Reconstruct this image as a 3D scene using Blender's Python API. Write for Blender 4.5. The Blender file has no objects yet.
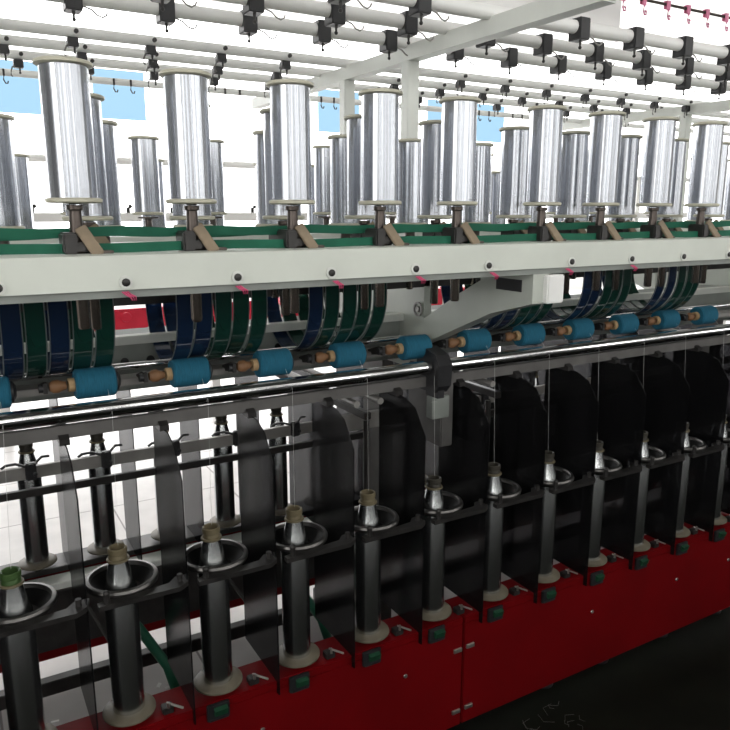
import bpy, bmesh, math, random
from mathutils import Vector, Matrix
random.seed(7)
C = bpy.context.scene.collection
PI = math.pi
R = math.radians

# ------------------------------------------------------------------ materials
def nodes(name):
    m = bpy.data.materials.new(name); m.use_nodes = True
    nt = m.node_tree; return m, nt, nt.nodes['Principled BSDF']

def mat(name, col, rough=.5, metal=0., var=.12, scale=18., bump=.0, spec=.5, stretch=(1, 1, 1), bscale=None):
    """painted / metal surface with procedural wear variation"""
    m, nt, p = nodes(name)
    tc = nt.nodes.new('ShaderNodeTexCoord'); mp = nt.nodes.new('ShaderNodeMapping')
    mp.inputs['Scale'].default_value = stretch
    nt.links.new(tc.outputs['Object'], mp.inputs['Vector'])
    n = nt.nodes.new('ShaderNodeTexNoise'); n.inputs['Scale'].default_value = scale; n.inputs['Detail'].default_value = 4
    nt.links.new(mp.outputs['Vector'], n.inputs['Vector'])
    r = nt.nodes.new('ShaderNodeValToRGB')
    r.color_ramp.elements[0].position = .3; r.color_ramp.elements[1].position = .7
    r.color_ramp.elements[0].color = tuple(c*(1-var) for c in col)+(1,)
    r.color_ramp.elements[1].color = tuple(min(1, c*(1+var)) for c in col)+(1,)
    nt.links.new(n.outputs['Fac'], r.inputs['Fac']); nt.links.new(r.outputs['Color'], p.inputs['Base Color'])
    p.inputs['Roughness'].default_value = rough; p.inputs['Metallic'].default_value = metal
    p.inputs['Specular IOR Level'].default_value = spec
    if bump:
        b = nt.nodes.new('ShaderNodeBump'); b.inputs['Strength'].default_value = bump; b.inputs['Distance'].default_value = .004
        n2 = nt.nodes.new('ShaderNodeTexNoise'); n2.inputs['Scale'].default_value = bscale or scale*2
        nt.links.new(mp.outputs['Vector'], n2.inputs['Vector'])
        nt.links.new(n2.outputs['Fac'], b.inputs['Height']); nt.links.new(b.outputs['Normal'], p.inputs['Normal'])
    return m

def emit(name, col, s):
    m, nt, p = nodes(name)
    p.inputs['Base Color'].default_value = (.02, .02, .02, 1); p.inputs['Roughness'].default_value = .4
    p.inputs['Emission Color'].default_value = col+(1,); p.inputs['Emission Strength'].default_value = s
    return m

def smoke(name, tint, glosscol, fac, rough=.12):
    m, nt, p = nodes(name)
    p.inputs['Base Color'].default_value = glosscol+(1,); p.inputs['Roughness'].default_value = rough
    t = nt.nodes.new('ShaderNodeBsdfTransparent'); t.inputs['Color'].default_value = tint+(1,)
    mx = nt.nodes.new('ShaderNodeMixShader'); mx.inputs['Fac'].default_value = fac
    tc = nt.nodes.new('ShaderNodeTexCoord')
    n = nt.nodes.new('ShaderNodeTexNoise'); n.inputs['Scale'].default_value = 7
    nt.links.new(tc.outputs['Object'], n.inputs['Vector'])
    mr = nt.nodes.new('ShaderNodeMapRange'); mr.inputs['To Min'].default_value = fac-.12; mr.inputs['To Max'].default_value = min(1, fac+.12)
    nt.links.new(n.outputs['Fac'], mr.inputs['Value']); nt.links.new(mr.outputs['Result'], mx.inputs['Fac'])
    nt.links.new(t.outputs['BSDF'], mx.inputs[1]); nt.links.new(p.outputs['BSDF'], mx.inputs[2])
    nt.links.new(mx.outputs['Shader'], nt.nodes['Material Output'].inputs['Surface'])
    return m

M = {}
M['alu'] = mat('brushed_aluminium', (.375, .39, .42), .23, 1., .16, 1., .9, stretch=(30, 30, .18), bscale=1.4)
M['alu_lower'] = mat('polished_aluminium', (.66, .68, .68), .24, 1., .06, 1., .12, stretch=(30, 30, .25), bscale=1.4)
M['flange'] = mat('cream_plastic_flange', (.52, .50, .40), .5, 0, .10, 30)
M['flange_dark'] = mat('aged_cream_plastic', (.15, .13, .095), .5, 0, .15, 30)
M['bronze'] = mat('oiled_dark_steel', (.075, .062, .055), .34, .8, .25, 40)
M['pin'] = mat('worn_steel_sleeve', (.36, .31, .27), .26, .95, .2, 12, stretch=(1, 1, .2))
M['black'] = mat('black_plastic', (.018, .018, .020), .45, 0, .2, 30)
M['bargrey'] = mat('dull_grey_bar', (.13, .125, .12), .5, .2, .2, 14)
M['rim'] = mat('hoop_rim', (.13, .15, .15), .4, .2, .2, 30)
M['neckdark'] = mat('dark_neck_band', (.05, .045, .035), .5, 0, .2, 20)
M['dark'] = mat('dark_cast_metal', (.035, .033, .032), .4, .4, .3, 25)
M['tan'] = mat('tan_lever_plastic', (.21, .16, .105), .5, 0, .22, 30)
M['core'] = mat('tan_paper_core', (.46, .31, .16), .7, 0, .2, 40)
M['brown'] = mat('brown_cradle', (.20, .10, .045), .55, 0, .25, 30)
M['beam'] = mat('grey_green_machine_paint', (.64, .67, .61), .42, 0, .05, 9)
M['pipe'] = mat('white_pipe_paint', (.86, .86, .84), .35, 0, .03, 14)
M['frame'] = mat('pale_grey_paint', (.68, .70, .66), .45, 0, .06, 10)
M['greymetal'] = mat('grey_galvanised', (.30, .29, .275), .45, .3, .18, 14)
M['armshade'] = mat('shaded_arm_paint', (.50, .53, .48), .45, 0, .07, 9)  # frame paint darkened for the arm, its shade is in the colour
M['castgrey'] = mat('grey_green_casting', (.25, .27, .25), .5, 0, .12, 12)
M['chrome'] = mat('chrome_tube', (.75, .75, .76), .13, 1., .03, 10)
M['belt'] = mat('green_drive_belt', (.012, .105, .062), .6, 0, .16, 16, spec=.2)
M['red'] = mat('red_machine_paint', (.15, .0012, .003), .6, 0, .12, 5, spec=.12)
M['red2'] = mat('bright_red_paint', (.62, .02, .05), .4, 0, .12, 5)
M['blueyarn'] = mat('teal_yarn', (.008, .115, .19), .85, 0, .18, 60, .3, stretch=(10, 1, 1), bscale=30)
M['greenneck'] = mat('green_neck_band', (.06, .12, .035), .5, 0, .2, 20)
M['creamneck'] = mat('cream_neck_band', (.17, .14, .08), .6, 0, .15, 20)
M['ringmetal'] = mat('ring_metal', (.13, .125, .12), .36, .9, .2, 30)
M['dish'] = mat('ring_dish_black', (.008, .008, .008), .6, 0, .2, 30, spec=.2)
M['pink'] = mat('pink_plastic', (.60, .18, .30), .5, 0, .1, 20)
M['pinkthread'] = mat('pink_thread', (.60, .08, .18), .8, 0, .1, 20)
M['thread'] = mat('white_thread', (.7, .7, .68), .8, 0, .05, 20)
M['wire'] = mat('steel_wire', (.55, .54, .52), .35, .8, .1, 20)
M['plate'] = smoke('smoky_acrylic', (.24, .24, .25), (.012, .012, .013), .50, .16)
M['hoopgreen'] = smoke('green_plastic_sheet', (.10, .5, .3), (.010, .045, .035), .86, .08)
M['hoopblue'] = smoke('blue_plastic_sheet', (.10, .25, .5), (.012, .026, .062), .84, .07)
M['green'] = mat('green_rocker', (.008, .055, .026), .5, 0, .1, 30)
M['greenpipe'] = mat('green_pipe_paint', (.02, .14, .08), .35, 0, .1, 30)
M['lever'] = mat('bright_steel', (.6, .58, .54), .3, .9, .1, 30)
M['duct'] = mat('pale_duct', (.74, .73, .72), .5, 0, .03, 6)
M['wall'] = mat('white_wall_paint', (.8, .8, .78), .6, 0, .04, 2)
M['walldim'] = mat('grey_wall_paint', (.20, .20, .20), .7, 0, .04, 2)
M['lightblock'] = mat('dark_light_block', (.06, .06, .06), .7, 0, .2, 3)
M['winback'] = emit('daylit_frosted_glass', (1, .995, .99), 6.0)
M['winblue'] = emit('blue_tinted_glass', (.40, .70, .96), 1.0)
M['fillfront'] = emit('front_fill_glow', (1, .99, .96), 5.5)  # glow of the unseen strips added behind the camera

def floor_mat(name, col, joint, rough, tile, var):
    m, nt, p = nodes(name)
    tc = nt.nodes.new('ShaderNodeTexCoord')
    b = nt.nodes.new('ShaderNodeTexBrick'); b.offset = 0
    b.inputs['Scale'].default_value = 1; b.inputs['Brick Width'].default_value = tile; b.inputs['Row Height'].default_value = tile
    b.inputs['Mortar Size'].default_value = .004; b.inputs['Color1'].default_value = col+(1,)
    b.inputs['Color2'].default_value = tuple(c*.96 for c in col)+(1,); b.inputs['Mortar'].default_value = joint+(1,)
    nt.links.new(tc.outputs['Object'], b.inputs['Vector'])
    n = nt.nodes.new('ShaderNodeTexNoise'); n.inputs['Scale'].default_value = 6; n.inputs['Detail'].default_value = 8
    nt.links.new(tc.outputs['Object'], n.inputs['Vector'])
    r = nt.nodes.new('ShaderNodeMapRange'); r.inputs['From Min'].default_value = .3; r.inputs['From Max'].default_value = .7
    r.inputs['To Min'].default_value = 1-var; r.inputs['To Max'].default_value = 1+var*.2
    nt.links.new(n.outputs['Fac'], r.inputs['Value'])
    mx = nt.nodes.new('ShaderNodeVectorMath'); mx.operation = 'SCALE'
    nt.links.new(b.outputs['Color'], mx.inputs[0]); nt.links.new(r.outputs['Result'], mx.inputs['Scale'])
    nt.links.new(mx.outputs['Vector'], p.inputs['Base Color'])
    p.inputs['Roughness'].default_value = rough
    p.inputs['Specular IOR Level'].default_value = .5 if col[0] > .3 else .12
    return m
M['floor'] = floor_mat('dark_aisle_floor', (.006, .007, .004), (.004, .005, .003), .75, 2.0, .5)  # near floor up to the split, darker than the tiles beyond
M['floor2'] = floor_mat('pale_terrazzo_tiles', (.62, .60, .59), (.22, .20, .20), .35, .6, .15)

# ------------------------------------------------------------------ mesh helper
class MB:
    def __init__(s): s.bm = bmesh.new()
    def box(s, x0, x1, y0, y1, z0, z1, bev=0):
        r = bmesh.ops.create_cube(s.bm, size=1)
        for v in r['verts']:
            v.co = Vector(((x0+x1)/2+v.co.x*(x1-x0), (y0+y1)/2+v.co.y*(y1-y0), (z0+z1)/2+v.co.z*(z1-z0)))
        if bev:
            es = list({e for v in r['verts'] for e in v.link_edges})
            bmesh.ops.bevel(s.bm, geom=es, offset=bev, segments=2, affect='EDGES')
        return s
    def obox(s, c, size, mtx, bev=0):
        r = bmesh.ops.create_cube(s.bm, size=1)
        vs = r['verts']
        for v in vs: v.co = Vector((v.co.x*size[0], v.co.y*size[1], v.co.z*size[2]))
        if bev:
            es = list({e for v in vs for e in v.link_edges})
            q = bmesh.ops.bevel(s.bm, geom=es, offset=bev, segments=2, affect='EDGES')
            vs = list({v for f in q['faces'] for v in f.verts} | {v for v in vs if v.is_valid})
        for v in vs: v.co = mtx @ v.co + Vector(c)
        return s
    def lathe(s, prof, c=(0, 0, 0), axis='z', n=28, close=False):
        rings = []
        for r, h in prof:
            ring = []
            if r < 1e-6:
                ring = [s.bm.verts.new(s._p(0, 0, h, axis, c))]
            else:
                for k in range(n):
                    a = 2*PI*k/n
                    ring.append(s.bm.verts.new(s._p(r*math.cos(a), r*math.sin(a), h, axis, c)))
            rings.append(ring)
        pairs = list(zip(rings, rings[1:]))
        if close: pairs.append((rings[-1], rings[0]))
        for A, B in pairs:
            if len(A) == 1 and len(B) == 1: continue
            for k in range(n):
                k2 = (k+1) % n
                if len(A) == 1: f = (A[0], B[k], B[k2])
                elif len(B) == 1: f = (A[k], B[0], A[k2])
                else: f = (A[k], B[k], B[k2], A[k2])
                s.bm.faces.new(f)
        return s
    def _p(s, a, b, h, axis, c):
        v = {'z': (a, b, h), 'x': (h, a, b), 'y': (a, h, b)}[axis]
        return Vector(v)+Vector(c)
    def cyl(s, p0, p1, r, n=12, r1=None):
        p0, p1 = Vector(p0), Vector(p1); d = p1-p0
        q = d.to_track_quat('Z', 'Y').to_matrix()
        r1 = r if r1 is None else r1
        A = [s.bm.verts.new(p0+q@Vector((r*math.cos(2*PI*k/n), r*math.sin(2*PI*k/n), 0))) for k in range(n)]
        B = [s.bm.verts.new(p1+q@Vector((r1*math.cos(2*PI*k/n), r1*math.sin(2*PI*k/n), 0))) for k in range(n)]
        for k in range(n): s.bm.faces.new((A[k], A[(k+1) % n], B[(k+1) % n], B[k]))
        s.bm.faces.new(A[::-1]); s.bm.faces.new(B)
        return s
    def tube(s, pts, r, n=6):
        pts = [Vector(p) for p in pts]; rings = []
        for i, p in enumerate(pts):
            d = (pts[min(i+1, len(pts)-1)]-pts[max(i-1, 0)])
            q = d.to_track_quat('Z', 'Y').to_matrix()
            rings.append([s.bm.verts.new(p+q@Vector((r*math.cos(2*PI*k/n), r*math.sin(2*PI*k/n), 0))) for k in range(n)])
        for A, B in zip(rings, rings[1:]):
            for k in range(n): s.bm.faces.new((A[k], A[(k+1) % n], B[(k+1) % n], B[k]))
        s.bm.faces.new(rings[0][::-1]); s.bm.faces.new(rings[-1])
        return s
    def ball(s, c, r, u=10, v=8):
        bmesh.ops.create_uvsphere(s.bm, u_segments=u, v_segments=v, radius=r, matrix=Matrix.Translation(c)); return s
    def prism(s, poly, x0, x1, axis='x'):
        """poly in the plane across the axis: x -> (y, z); y -> (x, z); z -> (x, y)"""
        def P(a, b, h): return {'x': (h, a, b), 'y': (a, h, b), 'z': (a, b, h)}[axis]
        A = [s.bm.verts.new(P(a, b, x0)) for a, b in poly]; B = [s.bm.verts.new(P(a, b, x1)) for a, b in poly]
        n = len(poly)
        s.bm.faces.new(A); s.bm.faces.new(B[::-1])
        for k in range(n): s.bm.faces.new((A[k], B[k], B[(k+1) % n], A[(k+1) % n]))
        return s
    def build(s, name, m, parent=None, loc=None, smooth=True):
        bmesh.ops.recalc_face_normals(s.bm, faces=s.bm.faces)
        me = bpy.data.meshes.new(name); s.bm.to_mesh(me); s.bm.free()
        if smooth:
            for p in me.polygons: p.use_smooth = True
            me.set_sharp_from_angle(angle=R(35))
        me.materials.append(M[m] if isinstance(m, str) else m)
        o = bpy.data.objects.new(name, me); C.objects.link(o)
        if parent: o.parent = parent
        if loc: o.location = loc
        return o

def tag(o, label, cat, group=None, kind=None):
    o['label'] = label; o['category'] = cat
    if group: o['group'] = group
    if kind: o['kind'] = kind
    return o
def empty(name, loc=(0, 0, 0)):
    o = bpy.data.objects.new(name, None); C.objects.link(o); o.location = loc; o.empty_display_size = .02
    return o
def struct(o): o['kind'] = 'structure'; return o
def copy_tree(o, parent=None):
    c = o.copy(); C.objects.link(c); c.parent = parent
    for ch in [q for q in C.objects if q.parent == o]: copy_tree(ch, c)
    return c
ORD = ['', 'first', 'second', 'third', 'fourth', 'fifth', 'sixth', 'seventh', 'eighth', 'ninth', 'tenth', 'eleventh', 'twelfth',
       'thirteenth', 'fourteenth', 'fifteenth', 'sixteenth', 'seventeenth', 'eighteenth', 'nineteenth', 'twentieth']
def place_all(proto, spots, labelf, cat, group):
    for i, loc in enumerate(spots):
        o = proto if i == 0 else copy_tree(proto)
        o.location = loc
        tag(o, labelf(i), cat, group)

# ------------------------------------------------------------------ room
X0, X1, Y0, Y1, ZC = -4., 16., -3.6, 8.5, 3.7
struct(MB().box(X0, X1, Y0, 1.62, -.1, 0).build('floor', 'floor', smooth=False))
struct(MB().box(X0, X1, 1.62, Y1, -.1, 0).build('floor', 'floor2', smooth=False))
struct(MB().box(X0, X1, Y0, Y1, ZC, ZC+.1).build('ceiling', 'wall', smooth=False))
struct(MB().box(X0, X1, Y1, Y1+.1, -.1, ZC+.1).build('wall_back', 'wall', smooth=False))
struct(MB().box(X0, X1, Y0-.1, Y0, -.1, ZC+.1).build('wall_front', 'walldim', smooth=False))
struct(MB().box(X0-.1, X0, Y0, Y1, -.1, ZC+.1).build('wall_left', 'walldim', smooth=False))
struct(MB().box(X1, X1+.1, Y0, Y1, -.1, ZC+.1).build('wall_right', 'wall', smooth=False))
# glazed back wall: frosted bright panes with a few blue tinted lights
nw = 0
for x in range(-4, 16, 2):
    nw += 1
    struct(MB().box(x, x+2, Y1-.05, Y1-.01, .45, ZC-.02).build('window_and_fill_%d' % nw, 'winback', smooth=False))
k = Y1/8.
for a, b in ((-.3, .965), (1.447, 1.955), (3.95, 4.5), (5.5, 5.86), (6.1, 6.76)):
    nw += 1
    struct(MB().box(a*k, b*k, Y1-.075, Y1-.052, (2.385-1.46)*k+1.46, (2.86-1.46)*k+1.46).build('window_and_fill_%d' % nw, 'winblue', smooth=False))
# unseen glowing strips added behind the camera for front light and bobbin streaks
for a, b in ((-3.3, -2.8), (-1.9, -1.2), (-.3, .3), (.75, .95), (1.5, 2.3), (3.3, 3.7), (4.6, 5.5), (7, 8), (9.5, 11)):
    nw += 1
    struct(MB().box(a, b, Y0+.01, Y0+.05, 1.25, 3.55).build('window_and_fill_%d' % nw, 'fillfront', smooth=False))
struct(MB().box(X0+.01, X0+.05, -2.6, -.2, 1.1, 3.2).build('window_and_fill_%d' % (nw+1), 'fillfront', smooth=False))  # same fill glow on the left wall, out of view
struct(MB().box(-3.4, 11, -1.15, -1.05, 0, 1.30).build('unseen_light_block', 'lightblock', smooth=False))  # unseen block behind the camera, added to shade the lower machine

# ------------------------------------------------------------------ machine frame (one bolted machine)
FR = (-.48, 1.12, 2.72)
XA, XB = -1.0, 5.0
mach = tag(empty('covering_machine', (1.12, 1.87, 0)), 'long red and pale grey yarn covering machine filling the picture', 'machine')
def mpart(mb, name, m, label=None, **kw):
    o = mb.build(name, m, mach, **kw); o.location = -mach.location
    if label: o['label'] = label
    return o
# front red base, one panel per section
for a, b in ((-1.0, -.482), (-.478, 1.118), (1.122, 2.718), (2.722, 4.3)):
    p = mpart(MB().box(a, b, 1.40, 1.415, .05, .365, .003).box(a, b, 1.40, 1.50, .365, .383, .003), 'base_panel', 'red')
# joint straps and rivets at the seams
for s in FR[1:]:
    for z in (.29, .10):
        o = mpart(MB().box(s-.035, s-.008, 1.394, 1.40, z-.006, z+.006, .001).box(s+.008, s+.035, 1.394, 1.40, z-.004, z+.008, .001), 'joint_clip', 'lever', 'small bright joint clip')
# switches in the panel
for kx in range(-2, 16):
    x = .025+.2*kx
    if x < .2: continue
    b = mpart(MB().box(x-.026, x+.026, 1.391, 1.40, .344, .384, .002).box(x-.022, x+.022, 1.388, 1.392, .346, .349), 'power_switch', 'black', 'black switch bezel')
    g = MB().obox((x+.004, 1.388, .368), (.03, .012, .016), Matrix.Rotation(R(18), 3, 'X')).build('rocker', 'green'); g.parent = b; g['label'] = 'dark green rocker'
for x in (.53, .93, 1.62, 2.02, 2.3):
    mpart(MB().lathe([(0, -.003), (.005, -.002), (.006, 0)], (x, 1.399, .27-.02*(x > 1)), 'y', 10), 'screw_head', 'lever')
for x in (.2, .62, 1.06, 1.5, 1.75, 2.05, 2.35, 2.8):
    mpart(MB().lathe([(0, 0), (.03, 0), (.032, .008), (.012, .014), (.010, .05), (0, .05)], (x, 1.47, 0), 'z', 14), 'levelling_foot', 'black')
# base interior
mpart(MB().box(XA, 4.3, 1.49, 1.50, .2, .365), 'inner_apron', 'dark')
mpart(MB().box(XA, 4.3, 1.79, 1.82, .262, .30, .002), 'tie_bar', 'dark')
mpart(MB().box(XA, 4.3, 2.30, 2.33, .05, .372, .003), 'rear_base_panel', 'red')
mpart(MB().box(XA, 4.3, 2.235, 2.335, .375, .392, .002), 'rear_deck', 'dark')  # red deck lying in shade, the shade put in as a dark colour
mpart(MB().box(XA, 4.3, 2.165, 2.232, .352, .372, .002), 'rear_deck_strip', 'frame')
mpart(MB().box(XA, 4.3, 2.15, 2.162, .17, .355, .002), 'rear_inner_apron', 'dark')
for i, x in enumerate((.25, .65, 1.35, 1.9)):
    mpart(MB().tube([(x, 2.0, .36), (x+.05, 1.82, .27)], .005, 8), 'brace_rod', 'dark')
for i, x in enumerate((.30, .74)):
    mpart(MB().tube([(x, 1.72, .47), (x+.03, 1.72, .42), (x+.085, 1.68, .32), (x+.10, 1.66, .25)], .013, 12), 'drain_pipe', 'greenpipe', 'glossy green slanting pipe')
# frames
for s in FR:
    mpart(MB().box(s-.02, s+.02, 1.50, 1.66, .84, 1.05, .003), 'hanging_bracket', 'bargrey')
    mpart(MB().box(s-.02, s+.02, 1.80, 1.92, .05, 1.05, .003), 'frame_leg', 'bargrey')
    mpart(MB().box(s-.03, s+.03, 1.45, 2.29, 0, .05, .003), 'frame_foot', 'dark')
    # arm that carries the front beam
    arm = [(1.18, 1.262), (1.18, 1.335), (1.60, 1.335), (1.60, 1.29), (1.42, 1.268), (1.60, 1.165), (1.60, 1.335), (2.14, 1.335), (2.56, 1.335), (2.56, 1.262), (2.16, 1.135), (2.06, 1.06), (1.68, 1.06), (1.58, 1.135), (1.30, 1.225)]
    A1 = [(1.18, 1.262), (1.18, 1.335), (1.36, 1.335), (1.36, 1.30), (1.44, 1.262), (1.60, 1.175), (1.62, 1.10), (1.55, 1.128), (1.32, 1.225)]
    mb = MB().prism(A1, s-.015, s+.03).prism([(1.60, 1.335), (1.60, 1.07), (1.68, 1.03), (2.06, 1.03), (2.14, 1.07), (2.14, 1.335)], s-.012, s+.012)
    mb.prism([(2.56, 1.262), (2.56, 1.335), (2.12, 1.335), (2.12, 1.10), (2.4, 1.21)], s-.015, s+.03)
    mb.prism([(1.36, 1.335), (1.62, 1.335), (1.62, 1.315), (1.36, 1.315)], s-.015, s+.03)
    a = mpart(mb, 'beam_arm', 'armshade')
    w = MB().box(s-.0175, s-.014, 1.215, 1.30, 1.285, 1.312).build('arm_slot', 'black'); w.parent = a; w['label'] = 'dark rectangular slot'
    for y, z in ((1.625, 1.285), (1.625, 1.20)):
        mm = MB().lathe([(.016, -.004), (.020, -.004), (.020, 0), (.016, 0)], (s-.013, y, z), 'x', 18, True).lathe([(0, -.005), (.008, -.005), (.008, 0)], (s-.013, y, z), 'x', 12)
        q = mm.build('bolt_ring', 'greymetal'); q.parent = a
    mpart(MB().box(s-.03+.045, s+.065, 1.165, 1.21, 1.262, 1.325, .003), 'beam_shoe', 'pipe', 'pale square shoe under the beam')
    # bearing bracket of the chrome tube
    mpart(MB().prism([(1.462, 1.02), (1.458, 1.075), (1.475, 1.10), (1.53, 1.115), (1.56, 1.08), (1.56, 1.0), (1.48, 1.0)], s-.06, s-.018).box(s-.05, s-.03, 1.475, 1.53, .985, 1.02), 'bearing_bracket', 'black')
    mpart(MB().box(s-.055, s+.0, 1.49, 1.52, .925, .985, .002).box(s-.062, s-.045, 1.482, 1.49, .935, .975, .001), 'bracket_plate', 'castgrey')
    # creel posts and cross beam
    mpart(MB().box(s-.018, s+.018, 1.682, 1.718, 1.335, 1.850, .002), 'creel_post', 'frame')
    mpart(MB().box(s-.018, s+.018, 2.032, 2.068, 1.335, 1.853, .002), 'creel_post', 'frame')
    mb = MB().prism([(1.03, 1.843), (1.03, 1.882), (2.80, 1.895), (2.80, 1.858)], s-.018, s+.018)
    o = mpart(mb, 'creel_cross_beam', 'frame')
    q = MB().box(s-.013, s+.013, 1.027, 1.031, 1.847, 1.878).build('open_end', 'black'); q.parent = o; q['label'] = 'dark open end of the square tube'
# front spindle beam with turned lip, bolts
fb = mpart(MB().prism([(1.17, 1.340), (1.17, 1.394), (1.50, 1.394), (1.50, 1.386), (1.178, 1.386), (1.178, 1.340)], XA, XB), 'spindle_beam', 'beam')
lp = MB().prism([(1.179, 1.327), (1.179, 1.343), (1.29, 1.343), (1.29, 1.327)], XA, XB).build('lower_lip', 'castgrey'); lp.parent = fb
for x in (.061, .241, .425, .604, .788, .969, 1.205, 1.40, 1.588, 1.769, 1.96):
    b = MB().lathe([(.0105, -.002), (.0105, 0)], (x, 1.169, 1.352), 'y', 18).lathe([(.0055, -.002), (.0105, -.002)], (x, 1.169, 1.352), 'y', 18).build('washer', 'frame'); b.parent = mach; b.location = -mach.location
    h = MB().lathe([(0, -.004), (.0045, -.004), (.0065, -.003), (.0065, 0)], (x, 1.168, 1.352), 'y', 12).build('socket_bolt', 'dark'); h.parent = b
mpart(MB().box(XA, XB, 1.54, 1.68, 1.375, 1.394, .002), 'inner_spindle_beam', 'beam')
mpart(MB().box(XA, XB, 1.60, 1.63, 1.262, 1.30, .002), 'inner_channel', 'dark')
mpart(MB().prism([(2.57, 1.327), (2.57, 1.394), (2.24, 1.394), (2.24, 1.386), (2.562, 1.386), (2.562, 1.327)], XA, XB), 'spindle_beam', 'beam')
mpart(MB().box(XA, XB, 2.06, 2.20, 1.375, 1.394, .002), 'inner_spindle_beam', 'beam')
# central box beam below the hoops
cb = mpart(MB().box(XA, XB, 1.72, 1.90, 1.045, 1.165, .004), 'centre_box_beam', 'castgrey')
cp = MB().box(XA, XB, 1.70, 1.735, 1.158, 1.178, .002).build('top_strip', 'frame'); cp.parent = cb
for x in (.02, .27, .34, .40, .66, .73, .80, 1.3, 1.38, 1.75, 2.0):
    h = MB().lathe([(0, -.003), (.009, -.003), (.010, 0)], (x, 1.7195, 1.115), 'y', 14).build('hole_plug', 'black'); h.parent = cb
mpart(MB().box(XA, XB, 1.60, 1.655, 1.085, 1.10, .002), 'ledge_strip', 'greymetal')
mpart(MB().cyl((XA, 1.62, 1.125), (XB, 1.62, 1.125), .008, 14), 'traverse_rod', 'chrome', 'bright steel traverse rod')
# lower flat bar carrying the separator plates, rear guide bars
mpart(MB().box(XA, XB, 1.515, 1.53, 1.010, 1.037, .001), 'plate_carrier_bar', 'bargrey')
mpart(MB().box(XA, XB, 1.53, 1.58, 1.006, 1.011, .001), 'carrier_flange', 'bargrey')
mpart(MB().box(XA, XB, 2.10, 2.115, .735, .770, .001), 'rear_guide_bar', 'greymetal')
mpart(MB().box(XA, XB, 2.06, 2.075, .697, .718, .001), 'rear_thin_bar', 'dark')
mpart(MB().box(XA, XB, 2.185, 2.20, 1.010, 1.037, .001), 'rear_carrier_bar', 'greymetal')
for x in (.86, .93, 1.30, 2.55):
    mpart(MB().cyl((x, 1.53, .985), (x, 2.15, .985), .009, 10), 'cross_rod', 'greymetal')
for x in (.90, 1.34):
    mpart(MB().box(x, x+.02, 1.56, 2.15, .93, .95, .002), 'cross_bar', 'dark')
mpart(MB().box(.80, 1.06, 1.62, 1.64, .885, .93, .002), 'short_guide_bar', 'greymetal')
for x, y in ((.905, 1.56), (1.31, 1.56)):
    mpart(MB().cyl((x, y, .40), (x, y, .93), .008, 12), 'support_rod', 'dark')
# notched hangers for each plate
for kx in range(-1, 16):
    x = -.031+.2*kx
    mpart(MB().prism([(1.50, 1.0), (1.50, 1.012), (1.56, 1.04), (1.60, 1.04), (1.60, 1.0)], x-.010, x+.010), 'plate_hanger', 'dark')

rs = random.Random(3)
lint = MB()
for i in range(28):
    x = rs.uniform(1.08, 1.5); y = rs.uniform(1.24, 1.385); a = rs.uniform(0, 6.28); l = rs.uniform(.01, .035)
    lint.tube([(x, y, .0012), (x+l*math.cos(a), y+l*math.sin(a), .0012), (x+l*1.6*math.cos(a+.6), y+l*1.6*math.sin(a+.6), .0012)], .0004, 4)
tag(lint.build('lint', 'bargrey'), 'loose grey yarn ends lying on the dark floor along the red base', 'lint', kind='stuff')
scr = MB()
for i in range(26):
    x = rs.uniform(.1, .7); y = rs.uniform(1.9, 2.12); a = rs.uniform(0, 3.1)
    scr.obox((x, y, .004), (rs.uniform(.015, .04), rs.uniform(.004, .012), .002), Matrix.Rotation(a, 3, 'Z') @ Matrix.Rotation(.2, 3, 'X'))
tag(scr.build('lint', 'pipe'), 'white scraps and fluff lying on the pale floor under the machine', 'lint', kind='stuff')
# ------------------------------------------------------------------ belts
def belt(y, zf, h, label):
    pts = []
    x = XA
    while x < XB+.01: pts.append((x, zf(x))); x += .016
    mb = MB(); vs = []
    for x, z in pts:
        vs.append([mb.bm.verts.new(p) for p in ((x, y, z-h/2), (x, y, z+h/2), (x, y+.003, z+h/2), (x, y+.003, z-h/2))])
    for A, B in zip(vs, vs[1:]):
        for q in range(4): mb.bm.faces.new((A[q], A[(q+1) % 4], B[(q+1) % 4], B[q]))
    mb.bm.faces.new(vs[0]); mb.bm.faces.new(vs[-1])
    return tag(mb.build('drive_belt', 'belt'), label, 'belt', 'green drive belts')
belt(1.292, lambda x: 1.4265+.0012*math.sin(x*33), .016, 'flat green drive belt, the upper run just behind the front upper spindles')
belt(1.250, lambda x: 1.4028+.001*math.sin(x*16.4+1), .016, 'flat green drive belt, the lower run lying just above the pale front beam')
belt(1.432, lambda x: 1.422-.004*math.sin(x*16.4), .016, 'flat green drive belt behind the second row of spindles')

# ------------------------------------------------------------------ upper bobbins and spindles
def upper_bobbin():
    r = empty('aluminium_bobbin')
    MB().lathe([(0, .008), (.0365, .008), (.0365, .207), (0, .207)], n=40).build('barrel', 'alu', r)
    for z in (0, .207):
        MB().lathe([(.010, z), (.040, z), (.0435, z+.002), (.0435, z+.006), (.040, z+.008), (.010, z+.008)], n=40, close=True).build('flange', 'flange', r)
    MB().lathe([(.006, -.002), (.0095, -.002), (.0095, .217), (.006, .217)], n=16, close=True).build('hub', 'dark', r)
    return r
A = [.189+.192*i for i in range(5)]+[1.2+.192*i for i in range(4)]
B = [.23+.192*i for i in range(5)]+[1.235+.192*i for i in range(5)]
E_ = [.10+.192*i for i in range(6)]+[1.275+.192*i for i in range(8)]
F_ = [.135+.192*i for i in range(6)]+[1.35+.192*i for i in range(8)]
G_ = [.198+.192*i for i in range(6)]+[1.40+.192*i for i in range(7)]
proto = upper_bobbin()
def lab_row(rowtxt, n):
    def f(i):
        if i == n-1: return 'shiny aluminium bobbin, rightmost in the %s' % rowtxt
        return 'shiny aluminium bobbin, %s from the left in the %s' % (ORD[i+1], rowtxt)
    return f
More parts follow.
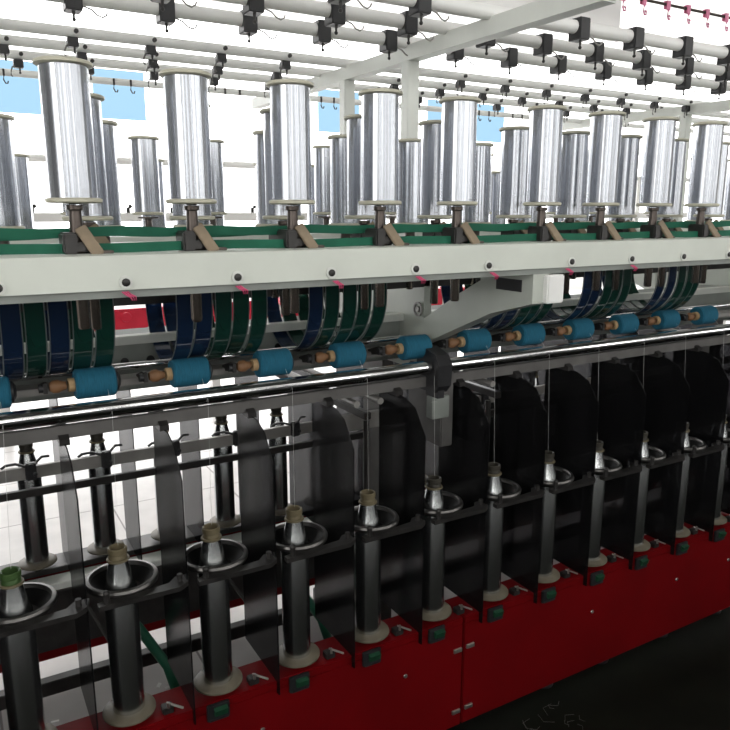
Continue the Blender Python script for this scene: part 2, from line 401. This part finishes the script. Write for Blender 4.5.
rows = [('front upper row', A, 1.265, 1.474, 'aluminium bobbins in the front upper row'),
        ('second upper row', B, 1.40, 1.445, 'aluminium bobbins in the second upper row'),
        ('third upper row', E_, 1.60, 1.425, 'aluminium bobbins in the third upper row'),
        ('fourth upper row behind the posts', F_, 2.15, 1.452, 'aluminium bobbins in the fourth upper row'),
        ('rearmost upper row', G_, 2.34, 1.405, 'aluminium bobbins in the rear upper row')]
for ri, (txt, xs, y, z, grp) in enumerate(rows):
    p = proto if ri == 0 else copy_tree(proto)
    place_all(p, [(x, y, z) for x in xs], lab_row(txt, len(xs)), 'bobbin', grp)

def upper_spindle(zb):
    """origin at beam top (z=1.394); zb = height of the bobbin base above it"""
    r = empty('spindle')
    MB().lathe([(0, .0), (.016, 0), (.019, .004), (.019, .012), (.014, .016), (.016, .020), (.016, .026), (.011, .031), (.0095, zb-.012), (.013, zb-.010), (.013, zb-.003), (0, zb-.003)], n=20).build('spindle_shaft', 'bronze', r)
    mb = MB().box(-.026, -.004, -.031, .018, .0, .034, .003).box(.002, .022, -.018, .014, 0, .024, .003).box(-.012, .010, -.026, -.014, .004, .018, .002).cyl((-.018, -.024, .008), (-.018, .0, .008), .006)
    mb.ball((-.016, -.022, .020), .005).ball((.010, -.022, .010), .004)
    MB.build(mb, 'bearing_housing', 'dark', r)
    MB().obox((.014, -.030, .020), (.019, .006, .054), Matrix.Rotation(R(-28), 3, 'Y') @ Matrix.Rotation(R(-22), 3, 'X'), .0015).build('brake_lever', 'tan', r)
    MB().box(.020, .050, -.034, -.018, .000, .005, .001).cyl((.03, -.03, 0), (.03, -.03, .009), .0035).build('lever_foot', 'bronze', r)
    return r
def sleeve(l):
    return MB().lathe([(0, -l), (.008, -l), (.0098, -l+.003), (.0098, 0), (0, 0)], n=18)
def spindle_rows():
    for txt, xs, y, zb, l, sc in (('under the front upper bobbins', A, 1.265, .080, .125, 1), ('behind the front spindles', B, 1.40, .051, .148, .9), ):
        p = upper_spindle(zb)
        s = sleeve(l).build('lower_sleeve', 'pin', p); 
        place_all(p, [(x, y, 1.394) for x in xs],
                  lambda i: 'dark spindle with a tan brake lever, %s from the left %s' % (ORD[i+1], txt), 'spindle', 'spindles %s' % txt)
    for txt, xs, y, zb in (('at the middle of the machine', E_[:9], 1.60, .031), ):
        r = empty('spindle')
        MB().lathe([(0, 0), (.013, 0), (.013, .014), (.0095, .018), (.0095, zb-.003), (0, zb-.003)], n=16).build('spindle_shaft', 'bronze', r)
        sleeve(.135).build('lower_sleeve', 'pin', r)
        place_all(r, [(x+.03, y, 1.394) if False else (x, y, 1.394) for x in xs],
                  lambda i: 'short dark spindle, %s from the left under the third upper row of bobbins' % ORD[i+1], 'spindle', 'spindles %s' % txt)
    for txt, xs, y, zb in (('far side', F_, 2.15, .058), ):
        r = empty('spindle')
        MB().lathe([(0, 0), (.015, 0), (.015, .012), (.010, .02), (.010, zb-.012), (.03, zb-.010), (.03, zb-.006), (0, zb-.006)], n=16).build('spindle_shaft', 'bronze', r)
        place_all(r, [(x, y, 1.394) for x in xs],
                  lambda i: 'small dark spindle showing above the green belt, %s from the left on the %s' % (ORD[i+1], txt), 'spindle', 'spindles on the %s' % txt)
    r = empty('spindle')
    MB().lathe([(0, 0), (.012, 0), (.012, .008), (0, .008)], n=14).build('spindle_shaft', 'bronze', r)
    place_all(r, [(x, 2.34, 1.394) for x in G_], lambda i: 'low dark spindle foot of the rearmost bobbins, %s from the left' % ORD[i+1], 'spindle', 'rearmost spindle feet')
spindle_rows()

# pink thread ties under the lip of the beam
tp = None
ties = []
for x in (-.02, .245, .432, .618, .80, .985, 1.20, 1.41):
    ties.append((x, 1.166, 1.328))
mb = MB()
for j in range(3):
    mb.tube([(-.010+.004*j, .004, .009), (-.006+.004*j, -.001, .005), (.001+.004*j, -.001, .001), (.005+.003*j, .006, -.005)], .0013, 5)
tp = mb.build('thread_tie', 'pinkthread')
place_all(tp, ties, lambda i: 'pink thread tied on the lip of the pale beam, %s from the left' % ORD[i+1], 'thread', 'pink thread ties')

# ------------------------------------------------------------------ creel pipes and sensors
def pipe(y, z, r, label):
    return tag(MB().cyl((XA-1, y, z), (6.0, y, z), r, 20).build('creel_pipe', 'pipe'), label, 'pipe', 'white creel pipes overhead')
PY = [(1.36, 1.895, .0155, 'nearest the camera'), (1.525, 1.895, .0155, 'second from the camera'), (1.70, 1.896, .0155, 'third from the camera'),
      (2.03, 1.898, .0135, 'fourth from the camera, just beyond the creel posts'), (2.205, 1.898, .0135, 'fifth from the camera'), (2.39, 1.898, .0135, 'sixth from the camera, last one with black sensors')]
for y, z, r, t in PY: pipe(y, z, r, 'long white overhead pipe with black sensors, %s' % t)
pipe(2.62, 1.885, .011, 'thin white overhead pipe farthest away, carrying small wire hooks')

def sensor_a():
    r = empty('yarn_sensor')
    MB().box(-.017, .017, -.021, .019, -.030, .020, .002).build('sensor_body', 'black', r)
    MB().cyl((0, -.006, -.030), (0, -.006, -.043), .0035, 10, .0022).ball((0, -.006, -.046), .0042).build('feeler', 'dark', r)
    MB().tube([(.006, -.012, -.028), (.020, -.014, -.020), (.034, -.014, -.024), (.046, -.014, -.034), (.056, -.014, -.037), (.064, -.014, -.032), (.066, -.014, -.026)], .0019, 6).build('wire_hook', 'greymetal', r)
    return r
def sensor_b():
    r = empty('yarn_sensor')
    MB().box(-.013, .013, -.012, .012, -.036, -.013, .002).build('sensor_body', 'black', r)
    MB().cyl((.008, -.012, .0), (.008, -.020, .0), .0055, 12).build('clamp_bolt', 'dark', r)
    MB().cyl((.003, -.004, -.036), (.003, -.004, -.047), .003, 8, .002).ball((.003, -.004, -.049), .0032, 8, 6).build('feeler', 'dark', r)
    MB().tube([(-.008, -.010, -.030), (-.017, -.012, -.036), (-.021, -.012, -.046), (-.022, -.012, -.058), (-.018, -.012, -.062)], .0021, 6).build('wire_hook', 'bargrey', r)
    return r
S1 = [.726, .918]+[1.382+.192*i for i in range(5)]
S2 = [.419+.192*i for i in range(4)]+[1.229+.192*i for i in range(8)]
S3 = [.282+.192*i for i in range(5)]+[1.265+.192*i for i in range(8)]
S4 = [.330+.192*i for i in range(4)]+[1.345+.192*i for i in range(8)]
S5 = [.187+.192*i for i in range(5)]+[1.388+.192*i for i in range(8)]
S6 = [.237+.192*i for i in range(5)]+[1.42+.192*i for i in range(9)]
names = ['nearest', 'second', 'third', 'fourth', 'fifth', 'sixth']
pa, pb = sensor_a(), sensor_b()
for i, S in enumerate((S1, S2, S3, S4, S5, S6)):
    src = (pa if i == 0 else copy_tree(pa)) if i < 3 else (pb if i == 3 else copy_tree(pb))
    kindtxt = 'square black sensor box on' if i < 3 else 'small sensor hanging under'
    place_all(src, [(x, PY[i][0], PY[i][1]) for x in S],
              lambda j, i=i, t=kindtxt: '%s the %s white overhead pipe, %s from the left' % (t, names[i], ORD[j+1]), 'sensor', 'black sensors on the %s pipe' % names[i])
# thin wire hooks on the farthest pipe
hk = MB().box(-.003, .003, -.014, -.010, -.012, .008).tube([(0, -.013, -.010), (-.002, -.013, -.024), (.003, -.013, -.034), (.009, -.013, -.034), (.011, -.013, -.027)], .0022, 6).build('wire_hook', 'dark')
HX = [.16+.055*(i % 2)+.192*(i//2) for i in range(24)]
place_all(hk, [(x, 2.62, 1.885) for x in HX], lambda j: 'small dark hook on the thin farthest overhead pipe, number %d from the left' % (j+1) if j >= 20 else 'small dark hook on the thin farthest overhead pipe, %s from the left' % ORD[j+1], 'hook', 'small hooks on the farthest pipe')
# pale metal duct above the nearest pipe, its supports, pink hooks on a rail
tag(MB().box(-2, 1.545, 1.380, 1.388, 1.885, 2.20, .001).build('metal_panel', 'duct'), 'pale grey flat metal panel standing behind the nearest overhead pipe, at the top edge', 'panel')
tag(MB().cyl((.95, 1.30, 1.9635), (3.4, 1.30, 1.9635), .0035, 10).box(.95, .96, 1.30, 1.380, 1.955, 1.972).build('hanging_rod', 'bronze'), 'thin dark rod in the top right corner carrying pink hooks', 'rod')
ph = MB().box(-.007, .007, -.006, -.003, -.010, .012, .001).box(-.005, .005, .003, .006, -.006, .012).box(-.007, .007, -.006, .006, .009, .012)
ph.tube([(0, -.0045, -.010), (-.001, -.0045, -.022), (.003, -.0045, -.031), (.008, -.0045, -.030), (.009, -.0045, -.024), (.005, -.0045, -.021)], .0022, 6)
pho = ph.build('hook', 'pink')
PX = (1.456, 1.529, 1.617, 1.694, 1.77, 1.849)
place_all(pho, [(x, 1.30, 1.9595) for x in PX], lambda j: 'pink plastic hook on the thin rod at the top right, %s from the left' % ORD[j+1], 'hook', 'pink hooks')

# ------------------------------------------------------------------ curved plastic hoops under the beam
def hoop(matn):
    mb = MB(); pts = []
    for k in range(25):
        a = PI+PI*k/24
        pts.append((1.625+.135*math.cos(a), 1.262+.135*math.sin(a)))
    pts = [(1.49, 1.325)]+pts+[(1.76, 1.325)]
    w = .036; vs = []
    for i, (y, z) in enumerate(pts):
        a = math.atan2(z-1.262, y-1.625)
        dy, dz = (math.cos(a), math.sin(a)) if 0 < i < len(pts)-1 else (math.copysign(1, y-1.625), 0)
        vs.append([mb.bm.verts.new(p) for p in ((0, y, z), (w, y, z), (w, y-dy*.003, z-dz*.003), (0, y-dy*.003, z-dz*.003))])
    for P, Q in zip(vs, vs[1:]):
        for q in range(4): mb.bm.faces.new((P[q], P[(q+1) % 4], Q[(q+1) % 4], Q[q]))
    mb.bm.faces.new(vs[0]); mb.bm.faces.new(vs[-1])
    o = mb.build('plastic_hoop', matn)
    for x in (0, w):
        e = MB().tube([(x, y, z) for y, z in pts], .0012, 6).build('rim', 'rim'); e.parent = o
    return o
hb, hg = hoop('hoopblue'), hoop('hoopgreen')
first = {'b': hb, 'g': hg}; used = set()
groups = [(.075, 'bgbgg', 'leftmost'), (.405, 'bbggg', 'second'), (.715, 'bgggg', 'third'), (1.28, 'bbggg', 'fourth'), (1.59, 'bbggg', 'fifth'), (1.92, 'bbggg', 'sixth')]
for gx, seq, gname in groups:
    for i, c in enumerate(seq):
        o = first[c] if c not in used else copy_tree(first[c])
        used.add(c)
        o.location = (gx+i*.042, .006*random.uniform(-1, 1), .004*random.uniform(-1, 1))
        tag(o, 'curved %s plastic hoop under the beam, %s in the %s cluster from the left' % ({'b': 'blue', 'g': 'green'}[c], ORD[i+1], 'first' if gname == 'leftmost' else gname), 'hoop', 'curved plastic hoops')

# ------------------------------------------------------------------ chrome tube and blue packages
for a, b, t in ((XA, 1.055, 'left of the black bearing bracket'), (1.115, 2.655, 'right of the black bearing bracket')):
    tag(MB().cyl((a, 1.50, 1.065), (b, 1.50, 1.065), .0185, 32).build('chrome_tube', 'chrome'), 'polished steel tube running below the blue packages, %s' % t, 'tube', 'polished steel tubes')
def package():
    r = empty('yarn_package')
    MB().lathe([(.013, -.040), (.028, -.040), (.0315, -.036), (.0315, .036), (.028, .040), (.013, .040)], axis='x', n=36).build('yarn_winding', 'blueyarn', r)
    MB().lathe([(.009, -.052), (.014, -.052), (.0145, -.038), (.0145, .041), (.009, .041)], axis='x', n=24, close=True).build('core_tube', 'core', r)
    MB().lathe([(0, .052), (.012, .051), (.022, .045), (.022, .040), (0, .040)], axis='x', n=20).build('end_cap', 'black', r)
    return r
PX = [.043+.2*i for i in range(12)]
place_all(package(), [(x, 1.55, 1.112) for x in PX], lambda j: 'teal blue yarn package above the polished tube, %s from the left' % ORD[j+1] if j else 'teal blue yarn package cut by the left edge of the picture', 'package', 'blue yarn packages')
def cradle():
    r = empty('package_cradle')
    MB().lathe([(0, -.014), (.008, -.014), (.013, -.008), (.014, .002), (.010, .010), (.008, .018), (0, .018)], axis='x', n=20).build('cone_holder', 'brown', r)
    MB().prism([(-.006, -.012), (.012, -.012), (.070, -.022), (.070, -.008), (.012, .010), (-.006, .010)], -.026, -.018).build('arm', 'dark', r)
    MB().cyl((-.034, .004, -.002), (-.018, .004, -.002), .009, 14).build('pivot', 'black', r)
    return r
place_all(cradle(), [(x-.074, 1.55, 1.112) for x in PX[1:]], lambda j: 'brown cone holder at the left end of the blue package, %s from the left' % ORD[j+1], 'holder', 'package holders')
for kx in range(12):
    x = .043+.2*kx
    tag(MB().tube([(x+.02, 1.521, 1.10), (x+.018, 1.480, 1.062), (x+.004, 1.45, .785)], .0003, 5).build('yarn_thread', 'thread'),
        'fine white thread falling from the blue package, %s from the left' % ORD[kx+1], 'thread', 'fine threads')

# ------------------------------------------------------------------ lower bobbins, rings, plates
def lower_bobbin(neck):
    r = empty('lower_bobbin')
    MB().lathe([(0, .008), (.0335, .008), (.0335, .298), (.030, .306), (.0185, .358), (0, .358)], n=40).build('barrel', 'alu_lower', r)
    MB().lathe([(0, 0), (.05, 0), (.0555, .003), (.0555, .007), (.05, .011), (.034, .013), (0, .013)], n=40).build('base_flange', 'flange_dark', r)
    MB().lathe([(.012, .357), (.022, .357), (.0235, .359), (.0225, .362), (.012, .362)], n=28, close=True).build('neck_ring', 'creamneck', r)
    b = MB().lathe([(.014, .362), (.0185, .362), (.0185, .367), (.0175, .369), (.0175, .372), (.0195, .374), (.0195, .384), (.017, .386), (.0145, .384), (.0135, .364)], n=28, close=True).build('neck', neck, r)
    if neck == 'greenneck': b['label'] = 'dark green neck'
    MB().lathe([(0, -.014), (.012, -.014), (.012, 0), (0, 0)], n=14).build('spindle_seat', 'dark', r)
    return r
lx = [.045+.2*i for i in range(13)]
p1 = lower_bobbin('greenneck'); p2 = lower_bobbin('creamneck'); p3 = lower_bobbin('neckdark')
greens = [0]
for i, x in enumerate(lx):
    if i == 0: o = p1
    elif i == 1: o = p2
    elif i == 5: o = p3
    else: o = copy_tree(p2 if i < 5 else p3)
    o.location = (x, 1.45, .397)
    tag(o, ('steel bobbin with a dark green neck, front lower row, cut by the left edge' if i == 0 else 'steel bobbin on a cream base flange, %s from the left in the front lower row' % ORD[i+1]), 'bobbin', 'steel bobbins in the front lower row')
rx = [.148+.2*i for i in range(14)]
pr = copy_tree(p3)
place_all(pr, [(x, 2.265, .406) for x in rx], lambda j: 'slim steel bobbin behind the separator plates, %s from the left in the rear lower row' % ORD[j+1], 'bobbin', 'steel bobbins in the rear lower row')

def ring():
    r = empty('balloon_ring')
    MB().lathe([(.063, -.005), (.073, -.006), (.0745, 0), (.072, .005), (.065, .006), (.063, .002)], n=48, close=True).build('ring', 'ringmetal', r)
    MB().lathe([(.064, -.002), (.050, -.016), (.038, -.022), (.037, -.024), (.050, -.019), (.065, -.005)], n=48, close=True).build('dish', 'dish', r)
    MB().prism([(-.062, -.088), (.098, -.088), (.118, -.074), (.128, -.040), (.10, -.040), (.082, -.060), (.04, -.064), (-.03, -.064), (-.062, -.07)], -.016, -.006, 'z').build('bracket', 'dark', r)
    MB().cyl((-.045, -.078, -.006), (-.045, -.078, .012), .006).ball((-.045, -.078, .014), .007).build('thumb_screw', 'dark', r)
    MB().cyl((.105, -.06, -.006), (.105, -.06, .008), .006).build('thumb_screw', 'dark', r)
    return r
rp = ring()
place_all(rp, [(x+.005, 1.45, .712) for x in lx], lambda j: 'dark steel ring on a black bracket round the bobbin, %s from the left' % ORD[j+1] if j else 'dark steel ring round the bobbin at the left edge', 'ring', 'steel rings round the front lower bobbins')
for i in (0,):
    pass
# small levers on the base beside each bobbin
def lever():
    r = empty('locking_lever')
    MB().box(-.012, .012, -.012, .012, 0, .016, .002).build('pivot_block', 'dark', r)
    MB().obox((.014, -.012, .018), (.040, .006, .004), Matrix.Rotation(R(24), 3, 'Y') @ Matrix.Rotation(R(-25), 3, 'Z'), .001).cyl((.0, -.012, .016), (.0, -.012, .030), .003).build('handle', 'lever', r)
    return r
place_all(lever(), [(x+.075, 1.425, .383) for x in lx], lambda j: 'small bright locking lever on the red base, beside the bobbin %s from the left' % ORD[j+1], 'lever', 'locking levers on the red base')

def plate(mirror=False):
    P = [(1.60, .386), (1.60, 1.005), (1.475, 1.002), (1.43, .985), (1.384, .925), (1.384, .358), (1.396, .356), (1.397, .386)]
    if mirror: P = [(3.73-y, z) for y, z in P][::-1]
    return MB().prism(P, -.0015, .0015).build('separator_plate', 'plate', smooth=False)
place_all(plate(), [(-.031+.2*i, 0, 0) for i in range(16)], lambda j: 'dark smoky separator plate in front, %s from the left' % ORD[j+1] if j else 'dark smoky separator plate cut by the left edge', 'plate', 'front separator plates')
place_all(plate(True), [(.03+.2*i, 0, 0) for i in range(16)], lambda j: 'smoky separator plate on the far side, %s from the left' % ORD[j+1], 'plate', 'rear separator plates')

def guide():
    r = empty('thread_guide')
    MB().box(-.014, .014, -.014, .004, -.028, .022, .003).cyl((0, -.018, .012), (0, .006, .012), .009, 12).build('clamp', 'black', r)
    MB().tube([(-.010, 0, .010), (-.035, .02, .016), (-.060, .03, .012), (-.072, .03, .004)], .004, 6).tube([(.010, 0, .014), (.032, .02, .026), (.052, .03, .022)], .004, 6).ball((.01, -.016, -.01), .006).build('prong', 'black', r)
    return r
place_all(guide(), [(.148+.2*i-.005, 2.10, .762) for i in range(9)], lambda j: 'black thread guide with two prongs on the rear bar, %s from the left' % ORD[j+1], 'guide', 'thread guides on the rear bar')

# ------------------------------------------------------------------ distant machine beyond the aisle
fm = tag(empty('distant_machine', (2, 5.0, 0)), 'pale distant machine with a row of red covers seen beyond the near machine', 'machine')
def fpart(mb, name, m, label=None):
    o = mb.build(name, m, fm); o.location = -fm.location
    if label: o['label'] = label
    return o
fpart(MB().box(-2, 12, 4.8, 5.3, 1.40, 1.455, .004), 'beam', 'wall')
fpart(MB().box(-2, 12, 4.85, 5.25, .60, .69, .004), 'lower_rail', 'wall')
for x in (-1.2, .2, 1.6, 3.0, 4.4, 6, 7.6):
    fpart(MB().box(x, x+.06, 5.0, 5.08, 0, 1.80, .004), 'post', 'wall')
fpart(MB().cyl((-2, 4.85, 1.775), (12, 4.85, 1.775), .022), 'creel_pipe', 'wall')
for i in range(12):
    x = .30+i*.30
    fpart(MB().box(x, x+.23, 4.82, 5.0, .70, .84, .012).lathe([(0, -.02), (.03, -.02), (.035, 0), (0, 0)], (x+.08, 4.82, .79), 'y', 14), 'red_cover', 'red2', 'bright red cover')
    fpart(MB().box(x+.235, x+.29, 4.84, 4.95, .70, .80, .01), 'spacer', 'wall')
for i in range(16):
    x = .2+.28*i
    fpart(MB().cyl((x, 4.82, 1.455), (x, 4.82, 1.49), .012).ball((x+.012, 4.81, 1.495), .013), 'yarn_guide', 'dark')

# ------------------------------------------------------------------ camera
f = 720.; pitch = math.atan(153/f); yaw = math.atan(1275/math.hypot(f, 153))
fh = Vector((math.cos(yaw), math.sin(yaw), 0)); r_ = Vector((math.sin(yaw), -math.cos(yaw), 0)); z_ = Vector((0, 0, 1))
F = fh*math.cos(pitch)-z_*math.sin(pitch); U = fh*math.sin(pitch)+z_*math.cos(pitch)
cam = bpy.data.cameras.new('camera'); co = bpy.data.objects.new('camera', cam); C.objects.link(co)
m = Matrix((r_, U, -F)).transposed().to_4x4(); m.translation = Vector((0, 0, 1.46)); co.matrix_world = m
cam.sensor_width = 36; cam.lens = f/730*36; cam.clip_start = .02
sc = bpy.context.scene; sc.camera = co
w = bpy.data.worlds.new('world'); sc.world = w; w.use_nodes = True
w.node_tree.nodes['Background'].inputs['Color'].default_value = (.8, .9, 1, 1)
sc.view_settings.view_transform = 'Standard'; sc.view_settings.look = 'None'; sc.view_settings.gamma = 1
sc.view_settings.exposure = 0
sc.cycles.max_bounces = 8; sc.cycles.transparent_max_bounces = 16
